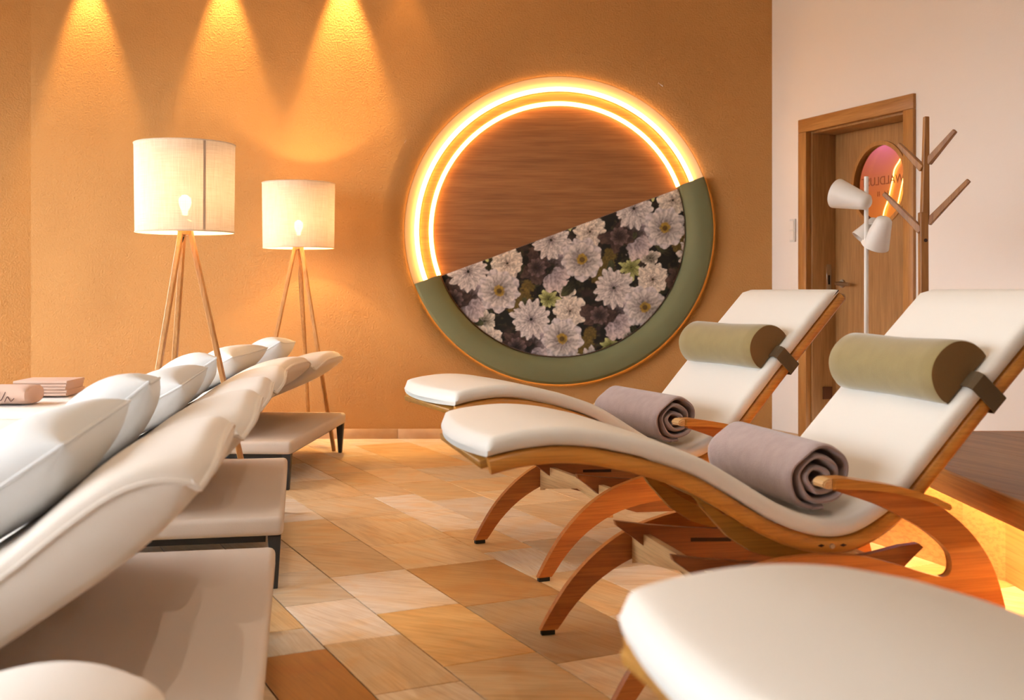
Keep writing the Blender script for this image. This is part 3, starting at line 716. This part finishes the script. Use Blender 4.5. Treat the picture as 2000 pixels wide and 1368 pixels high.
# rolled towels
def roll_towel(i, s, zc, y0, y1, label, rx=.095, rz=.085, tilt=0.0):
    turns = 3.1; n = 150; pts = []; thk = .017
    for k in range(n+1):
        q = k/n; a = -math.pi*.5 - q*turns*2*math.pi; r = 1-q*.86
        wob = 1+.05*math.sin(a*2.3+1)+.03*math.sin(a*5.1)
        pts.append(Vector((rx*r*wob*math.cos(a)-.012*q, (rz*r*wob)*math.sin(a)-.008*q)))
    pts.insert(0, pts[0]+Vector((-.03, -.002)))
    N = normals(pts); m = len(pts); vs = []; fs = []
    ys = [y0, y0+.006, y0+.012, y0+.03, y0+(y1-y0)*.35, y0+(y1-y0)*.65, y1-.03, y1-.012, y1-.006, y1]
    for y in ys:
        e = min(abs(y-y0), abs(y-y1)); sh = 1 if e > .011 else (.75 if e > .004 else .3)
        for k in range(m):
            hh = thk*.42*sh; kk = .006*math.sin(k*.23)*(1 if e < .03 else 0)
            for sg in (1, -1):
                p = pts[k]+N[k]*hh*sg; vs.append((p.x, y+kk, p.y))
    W = 2*m
    for j in range(len(ys)-1):
        for k in range(m-1):
            a = j*W+2*k; b = a+W
            fs += [(a, a+2, b+2, b), (a+1, b+1, b+3, a+3)]
        a = j*W; b = a+W; fs.append((a, b, b+1, a+1)); a = j*W+2*(m-1); b = a+W; fs.append((a, a+1, b+1, b))
    for j in (0, len(ys)-1):
        for k in range(m-1): a = j*W+2*k; fs.append((a, a+1, a+3, a+2))
    o = mesh_obj('rolled_towel', vs, fs, M_towel, None, True); o.location = lw(i, s, 0, zc); o.rotation_euler = (0, tilt, LG[i][1])
    return tag(o, label, 'towel', 'rolled mauve towels on the loungers')
roll_towel(0, .215, .528, -.245, .27, 'rolled mauve towel on the seat of the lounger by the round niche')
roll_towel(1, .215, .528, -.245, .27, 'rolled mauve towel on the seat of the lounger before the wooden platform')

# ================================================================== double daybeds
def soft_slab(name, Lx, y0, y1, T, m, parent, droop=0.0, crown=.012, under=0.0):
    nx, ny = 36, 18; w = (y1-y0)/2; yc = (y0+y1)/2; vs = []; fs = []
    def edge(t): return min(1, max(0, t))
    for side in (1, 0):
        for i in range(nx+1):
            u = i/nx; x = Lx*(.5-.5*math.cos(math.pi*u))
            for j in range(ny+1):
                v = -math.cos(math.pi*j/ny); y = yc+w*v
                ed = min(x, Lx-x, w-abs(y-yc)); rd = .022; k = edge(ed/rd); rr = rd*(1-math.sqrt(max(0, 1-(1-k)**2)))
                d = 0
                if droop:
                    a = max(0, (x-(Lx-.20))/.20); cor = (abs(v))**3
                    d = droop*(a**2)*(.6+.75*cor) - droop*.45*math.sin(math.pi*min(1, max(0, (x-(Lx-.38))/.38)))*(1-.3*cor)
                if side: z = T + crown*(1-v*v)*(1-(2*u-1)**4) - rr - d
                else:
                    z = rr*.8 + (under*max(0, (x-(Lx-.30))/.30)**2 if under else 0)
                yy = y; xx = x - (.05*abs(v)**6*(x/Lx)**10 if droop else 0)
                vs.append((xx, yy, z))
    M = (nx+1)*(ny+1)
    for i in range(nx):
        for j in range(ny):
            a = i*(ny+1)+j; q = (a, a+1, a+ny+2, a+ny+1); fs.append(q); fs.append(tuple(M+t for t in q[::-1]))
    per = [j for j in range(ny+1)] + [i*(ny+1)+ny for i in range(1, nx+1)] + [nx*(ny+1)+j for j in range(ny-1, -1, -1)] + [i*(ny+1) for i in range(nx-1, 0, -1)]
    # belly row along the sides
    B0 = len(vs); n = len(per); cxm, cym = Lx/2, yc
    for p in per:
        a, b = Vector(vs[p]), Vector(vs[M+p]); c = (a+b)/2; bx = .008 if c.x > Lx-.001 else (-.004 if c.x < .001 else 0); by = math.copysign(.007, c.y-yc) if abs(abs(c.y-yc)-w) < .001 else 0
        vs.append((c.x+bx, c.y+by, c.z))
    for k in range(n):
        l = (k+1) % n; fs += [(per[k], per[l], B0+l, B0+k), (B0+k, B0+l, M+per[l], M+per[k])]
    o = mesh_obj(name, vs, fs, m, parent); shade(o, 70)
    path = [Vector(vs[p])+Vector((0, 0, -.003)) for p in per]
    tube('piping', path, .0065, m, o, True, 6)
    return o
BW = 1.365
def daybed(name_label, loc, phi, beta, pil, tipx=-.075):
    t = thing('double_daybed', name_label, 'daybed', (loc[0], loc[1], 0), R(phi), 'double daybeds')
    box('base', (-2.05, 0, .18), (0, BW, .246), M_base, t, .018, 3)
    box('base_frame', (-1.99, .06, .150), (-.06, BW-.06, .1795), M_black, t)
    for x in (-2.02, -.03):
        for y in (.032, BW-.032):
            bar('leg', (x, y, .1795), (x, y, 0), .044, .044, M_black, t, .022, .022, .002)
    Lb = .66; xh = tipx-Lb*math.cos(R(beta))
    for k, (a, b) in enumerate(((.006, BW/2-.006), (BW/2+.006, BW-.006))):
        m_ = soft_slab('mattress', 2.03+xh, a, b, .13, M_bed, t); m_.location = (-2.03, 0, .2465)
        br = soft_slab('backrest', Lb+.02+.035*k, a, b, .125, M_bed, t, droop=.045, under=.045)
        # rotate about the top hinge
        br.matrix_local = Matrix.Translation((xh, 0, .3765)) @ Matrix.Rotation(-R(beta-2.0*k), 4, 'Y') @ Matrix.Translation((-.0, 0, -.125))
    return t, xh
def pillow(name_label, world_mat, w=.50, h=.44, T=.18):
    n = 22; vs = []; fs = []
    for side in (1, -1):
        for i in range(n+1):
            for j in range(n+1):
                u = -math.cos(math.pi*i/n); v = -math.cos(math.pi*j/n)
                pin = 1-.07*(1-abs(u)**2)*abs(v)**4; pin2 = 1-.07*(1-abs(v)**2)*abs(u)**4
                th = ((1-abs(u)**2.6)*(1-abs(v)**2.6))**.42
                z = side*T/2*th*(1+.05*math.sin(5*u+2*v))
                vs.append((h/2*u*pin2, w/2*v*pin, z))
    M = (n+1)**2
    for i in range(n):
        for j in range(n):
            a = i*(n+1)+j; q = (a, a+1, a+n+2, a+n+1); fs.append(q); fs.append(tuple(M+t for t in q[::-1]))
    bm = bmesh.new(); V = [bm.verts.new(v) for v in vs]
    for f in fs:
        bm.faces.new([V[k] for k in f])
    bmesh.ops.remove_doubles(bm, verts=bm.verts[:], dist=.0004)
    o = bm_obj('square_pillow', bm, M_pillow, None, True, 50)
    per = [vs[j] for j in range(n+1)] + [vs[i*(n+1)+n] for i in range(1, n+1)] + [vs[n*(n+1)+j] for j in range(n-1, -1, -1)] + [vs[i*(n+1)] for i in range(n-1, 0, -1)]
    tube('piping', per, .004, M_pillow, o, True, 6)
    o.matrix_world = world_mat
    return tag(o, name_label, 'pillow', 'white square pillows on the daybeds')
BEDS = [('pale daybed with its head section folded almost flat', (-.25, .27), 10.7, 12, False),
        ('pale double daybed with the steepest raised head section and two pillows', (-.445, 1.985), 10.7, 33.5, True),
        ('pale double daybed in the middle of the row, tripod lamp standing behind it', (-.763, 3.76), 10.7, 28.5, True),
        ('pale double daybed along the ochre wall with two folded towels on it', (-1.10, 5.62), -3.0, 25, True)]
who = ['', 'the steepest daybed', 'the middle daybed', 'the wall-side daybed']
for bi, (lab, loc, phi, beta, pil) in enumerate(BEDS):
    t, xh = daybed(lab, loc, phi, beta, pil, [-.04, -.125, -.09, -.085][bi])
    if pil:
        for k in range(2):
            yc = BW*.25 + k*BW*.5
            along = [.235, .31, .28, .285][bi]; T = .20
            base = Matrix.Translation((loc[0], loc[1], 0)) @ Matrix.Rotation(R(phi), 4, 'Z') @ Matrix.Translation((xh, yc, .3765)) @ Matrix.Rotation(-R(beta), 4, 'Y')
            mw = base @ Matrix.Translation((along - (0 if k else .035), -.02 if k else .02, .097 if k else .105)) @ Matrix.Rotation(R(-6 if k else -1), 4, 'Y') @ Matrix.Rotation(R(5 if k else -6), 4, 'Z')
            pillow('white square pillow on %s, %s' % (who[bi], 'on its half away from the wall' if k == 0 else 'on its half towards the wall'), mw)

# ================================================================== tripod lamps
def tripod_lamp(loc, label, az, seam):
    t = thing('tripod_floor_lamp', label, 'lamp', (loc[0], loc[1], 0), 0, 'tripod floor lamps')
    ztop, zb, rt, rb = 1.683, 1.272, .229, .224
    sh = lathe('lamp_shade', [(rb, zb), (rt, ztop)], M_shade, t, 72)
    for z, r in ((ztop, rt), (zb, rb)):
        tube('shade_hem', [(r*math.cos(2*math.pi*i/72), r*math.sin(2*math.pi*i/72), z) for i in range(72)], .003, M_shade, sh, True, 6)
    if seam is not None:
        q = R(seam); a = Vector((math.cos(q), math.sin(q), 0)); b = Vector((-math.sin(q), math.cos(q), 0)); vs = []
        for z, r in ((zb+.004, rb+.0015), (ztop-.004, rt+.0015)): vs += [a*r-b*.006+Vector((0, 0, z)), a*r+b*.006+Vector((0, 0, z))]
        mesh_obj('seam', vs, [(0, 1, 3, 2)], M_seam, sh)
    for k, q in enumerate(az):
        q = R(q); d = Vector((math.cos(q), math.sin(q), 0))
        bar('leg', d*.300, d*.022+Vector((0, 0, 1.285)), .022, .034, M_ash, t, .022, .030)
    lathe('hub', [(.0001, 1.262), (.03, 1.262), (.034, 1.285), (.018, 1.30), (.018, 1.345), (.0001, 1.345)], M_ash, t, 24)
    for k in range(3):
        q = R(60+120*k); tube('spider_arm', [(.016*math.cos(q), .016*math.sin(q), 1.335), (rb*.99*math.cos(q), rb*.99*math.sin(q), 1.30)], .0025, M_steel, t, seg=6)
    lathe('bulb', [(.0001, 1.352), (.012, 1.354), (.014, 1.372), (.024, 1.392), (.03, 1.412), (.026, 1.434), (.012, 1.446), (.0001, 1.448)], M_bulb, t, 20)
    lamp('bulb_light', 'POINT', (0, 0, 1.475), 21, (1, .68, .36), t, shadow_soft_size=.03)
    tube('cord', catmull([(d*.022+Vector((0.01, 0, 1.25))), (d*.05+Vector((-.012, .01, 1.1))), (d*.14+Vector((-.01, .012, .7))), (d*.26+Vector((-.008, .012, .16))), (d*.36+Vector((0, 0, .012))), (d*.55+Vector((-.15, .05, .006)))], 5), .003, M_rubber, t, seg=6)
    return t
tripod_lamp((-1.53, 5.27), 'tripod lamp standing between two daybeds, dark seam down its linen drum shade', (8, 124, 240), -52)
tripod_lamp((-1.36, 7.18), 'tripod lamp with linen drum shade close to the ochre wall, behind the last daybed', (-33, 207, 87), None)

# ================================================================== towels on the wall daybed
def folded_towel(loc, rz, label, L=.46, W=.26, n=5, H=.075, roll=False):
    o = thing('folded_towel', label, 'towel', loc, rz, 'beige towels on the daybed')
    h = H/n
    for k in range(n):                               # stacked folds, joined alternately by rounded bends
        bm = bmesh.new(); prof = []
        ins = .004*math.sin(k*2.1)
        for i in range(9): a = -math.pi/2+math.pi*i/8; prof.append((W/2-h/2+ins+h*.48*math.cos(a), h*(k+.5)+h*.48*math.sin(a)))
        for i in range(9): a = math.pi/2+math.pi*i/8; prof.append((-W/2+h/2+h*.48*math.cos(a), h*(k+.5)+h*.48*math.sin(a)))
        A = [bm.verts.new((L/2+ins, y, z)) for y, z in prof]; B = [bm.verts.new((-L/2, y, z)) for y, z in prof]; m = len(prof)
        bm.faces.new(A); bm.faces.new(B[::-1])
        for i in range(m): bm.faces.new((A[i], A[(i+1) % m], B[(i+1) % m], B[i]))
        bm_obj('fold', bm, M_towelpink, o, True, 60)
    return o
bz = .392
c3 = Vector((-1.10, 5.62, 0)); rx3 = Vector((math.cos(R(-3)), math.sin(R(-3)), 0)); ry3 = Vector((-rx3.y, rx3.x, 0))
def onbed(X, Y): return Vector((X, Y, bz))
folded_towel(onbed(-2.72, 6.62), R(2), 'folded beige towel with layered edge, lying next to the wall on the daybed', .30, .30, 5, .088)
# soft rolled one with script embroidery
tr = thing('beige_towel_roll', 'flattened beige towel roll with dark embroidered script, on the wall daybed', 'towel', onbed(-2.86, 6.05), R(1), 'beige towels on the daybed')
prof = []
for i in range(40):
    a = 2*math.pi*i/40; prof.append((.13*math.copysign(abs(math.cos(a))**.7, math.cos(a)), .052+.050*math.copysign(abs(math.sin(a))**.8, math.sin(a))))
vs = []; fs = []; xs_ = [-.30, -.1, .1, .26, .29, .30]; m = 40
for x in xs_:
    k = 1 if x < .28 else (.97 if x < .295 else .85)
    for y, z in prof: vs.append((x, y*k, .052+(z-.052)*k))
for j in range(len(xs_)-1):
    for k in range(m): fs.append((j*m+k, j*m+(k+1) % m, (j+1)*m+(k+1) % m, (j+1)*m+k))
fs += [tuple(range(m)), tuple((len(xs_)-1)*m+k for k in range(m))[::-1]]
mesh_obj('towel_body', vs, fs, M_towelpink, tr, True)
def script(pts): tube('embroidered_script', catmull(pts, 5), .0022, M_ink, tr, seg=5)
yf = -.133
script([(.12, yf, .05), (.15, yf, .085), (.165, yf, .07), (.15, yf, .045), (.17, yf, .03), (.185, yf, .055), (.195, yf, .075)])
script([(.19, yf, .022), (.205, yf, .05), (.215, yf, .034), (.225, yf, .026), (.24, yf, .042)])

# ================================================================== platform with light below
PZ, PXF, PYF = .43, 1.385, 4.56
plat = thing('wooden_platform', 'low dark wood platform with glowing strip underneath, beside the loungers', 'platform', (0, 0, 0))
xw = lambda Y: CX + .386*(WY-Y)
pp = [(-0, 1, PYF), (-1, 0, -PXF), (0, -1, -2.2), (n2.x, n2.y, n2.x*C0.x+n2.y*C0.y-.02)]
pd = Vector((WD.x, WD.y)); pn = Vector((-WD.y, WD.x)) * -1          # planks run along the right wall
o0 = Vector((C0.x, C0.y)); pw = .19
for k in range(16):
    a0, a1 = .02+k*pw, .02+(k+1)*pw-.002
    q = [o0+pd*s+Vector((-n2.x, -n2.y))*w for s, w in ((0, a0), (11, a0), (11, a1), (0, a1))]
    poly = clip([tuple(v) for v in q], pp)
    if len(poly) < 3: continue
    cx = sum(p[0] for p in poly)/len(poly); cy = sum(p[1] for p in poly)/len(poly)
    ang = math.atan2(pd.y, pd.x); rot = Matrix.Rotation(-ang, 2)
    loc = [tuple(rot @ Vector((p[0]-cx, p[1]-cy))) for p in poly]
    o = prism('plank', loc, -.02, 0, M_platform, plat, 'z', 0, False); o.location = (cx, cy, PZ-random.uniform(0, .0008)); o.rotation_euler = (0, 0, ang)
box('fascia', (PXF-.018, 2.2, PZ-.075), (PXF-.0005, PYF, PZ), M_fascia, plat, .002, 1)
box('fascia', (PXF-.018, PYF+.0005, PZ-.075), (xw(PYF)-.05, PYF+.018, PZ), M_fascia, plat, .002, 1)
under = clip([(PXF, 2.2), (4.2, 2.2), (4.2, PYF), (PXF, PYF)], pp)
prism('deck_board', under, PZ-.04, PZ-.0205, M_fascia, plat, 'z', 0, False)
prism('plinth', clip([(1.72, .6), (1.70, 3.88), (1.60, 4.0), (1.42, 4.50), (2.9, 4.50), (4.2, .6)][::-1], pp), 0, PZ-.0405, M_plinth, plat, 'z', 0, False)
tube('light_strip', [(1.685, 2.25, PZ-.055), (1.665, 3.86, PZ-.055), (1.57, 3.98, PZ-.055), (1.405, 4.46, PZ-.055)], .010, M_led2, plat)
tube('loose_cord', catmull([(1.46, 3.2, .37), (1.47, 3.16, .32), (1.46, 3.10, .30), (1.44, 3.02, .30), (1.40, 2.96, .345)], 6), .003, M_rubber, plat, seg=6)

# ================================================================== coat stand
def at_px(x, y, Y): return Vector(((x-1000)/2200*Y, Y, 1+(568-y)/2200*Y))
Yc = 5.0
cs = thing('wooden_coat_stand', 'wooden coat stand like a bare tree with four branches, beside the door', 'coat stand', ((1805-1000)/2200*Yc, Yc, 0))
cb0 = Vector(cs.location)
bar('trunk', (0, 0, .012), at_px(1803, 415, Yc)-cb0, .036, .036, M_bark, cs)
bar('trunk', (0.002, .0, at_px(0, 430, Yc).z), at_px(1809, 228, Yc)-cb0, .034, .034, M_bark, cs, .022, .024)
for (a, b) in (((1812, 318), (1866, 255)), ((1803, 330), (1755, 282)), ((1812, 436), (1893, 352)), ((1800, 452), (1726, 378))):
    p = at_px(*a, Yc)-cb0; q = at_px(*b, Yc+(.12 if b[0] < 1800 else -.1))-cb0
    bar('branch', p, q, .028, .032, M_bark, cs, .018, .02)
for k in range(4):
    q = R(45+90*k); bar('foot', (.0, .0, .03), (.26*math.cos(q), .26*math.sin(q), .014), .03, .03, M_bark, cs)
lathe('peg', [(.0001, -.002), (.008, -.002), (.008, 0)], M_dark, cs, 12, 'y', (0, -.018, at_px(0, 470, Yc).z))
# ================================================================== white floor lamp
Yl = 5.3
lp = thing('white_floor_lamp', 'slim white floor lamp with cone shades in front of the wooden door', 'lamp', ((1692-1000)/2200*Yl, Yl, 0))
lb = Vector(lp.location)
tube('pole', [(0, 0, .01), (0, 0, at_px(0, 345, Yl).z)], .0105, M_lampwhite, lp, seg=12)
lathe('foot_plate', [(.0001, 0), (.13, 0), (.13, .008), (.02, .016), (.0001, .016)], M_lampwhite, lp, 32)
def cone(p_back, p_open, r0, r1):
    p, q = at_px(*p_back)-lb, at_px(*p_open)-lb; ax = (q-p); L = ax.length
    prof = [(.0001, 0), (r0*.6, .003), (r0*.92, .014), (r0, .03), (r1, L), (r1-.003, L), (r0-.004, .032), (.0001, .008)]
    o = lathe('cone_shade', prof, M_lampwhite, lp, 36, ang=50)
    o.matrix_local = Matrix.Translation(p) @ ax.to_track_quat('Z', 'Y').to_matrix().to_4x4(); return o
cone((1699, 397, Yl-.03), (1634, 378, Yl+.10), .040, .072)
cone((1729, 425, Yl-.06), (1709, 480, Yl+.02), .040, .066)
cone((1716, 430, Yl+.05), (1680, 468, Yl+.06), .036, .05)
tube('arm', [at_px(1693, 396, Yl)-lb, at_px(1701, 396, Yl-.02)-lb], .006, M_lampwhite, lp, seg=8)
tube('arm', [at_px(1693, 437, Yl)-lb, at_px(1716, 437, Yl-.01)-lb], .006, M_lampwhite, lp, seg=8)

# ================================================================== ceiling downlights
def downlight(x, y, energy, label, size=70, tilt=0, col=(1, .60, .20), blend=.6, group='recessed ceiling spots'):
    t = thing('recessed_downlight', label, 'downlight', (x, y, CEIL), 0, group)
    lathe('bezel', [(.034, -.001), (.05, -.001), (.052, -.006), (.036, -.008)], M_lampwhite, t, 32, loop=True)
    lathe('lens', [(.0001, -.002), (.034, -.002)], M_spot, t, 24)
    s = lamp('spot_light', 'SPOT', (0, 0, -.03), energy, col, t, spot_size=R(size), spot_blend=blend, shadow_soft_size=.025)
    s.rotation_euler = (R(tilt), 0, 0)
    return t
for x, e, lab in ((-2.86, 190, 'recessed wall-wash spot in the ceiling over the towels on the daybed'), (-1.94, 190, 'recessed wall-wash spot in the ceiling between the two outer wall spots'), (-1.14, 270, 'bright recessed wall-wash spot in the ceiling above the lamp by the wall')):
    downlight(x, 7.49, e, lab, 40, 1.5)
downlight(-.72, 7.47, 16, 'dim orange recessed wall-wash spot in the ceiling near the round niche', 44, 1.5, (1, .5, .14))
for x, y, e, w in ((.4, 2.6, 26, 'between the two loungers that carry towels'), (-.9, 3.2, 26, 'over the aisle end of the middle daybeds'), (.2, 5.2, 22, 'over the open floor before the round niche'),  # unseen spots, added to fill the room with light
                (1.9, 3.4, 30, 'over the wooden platform'), (.2, 1.2, 30, 'over the foot end of the lounger without towel')):
    downlight(x, y, e*1.3, 'added unseen ceiling spot ' + w, 110, 0, (1, .88, .72), .8, 'added unseen fill spots over the floor')
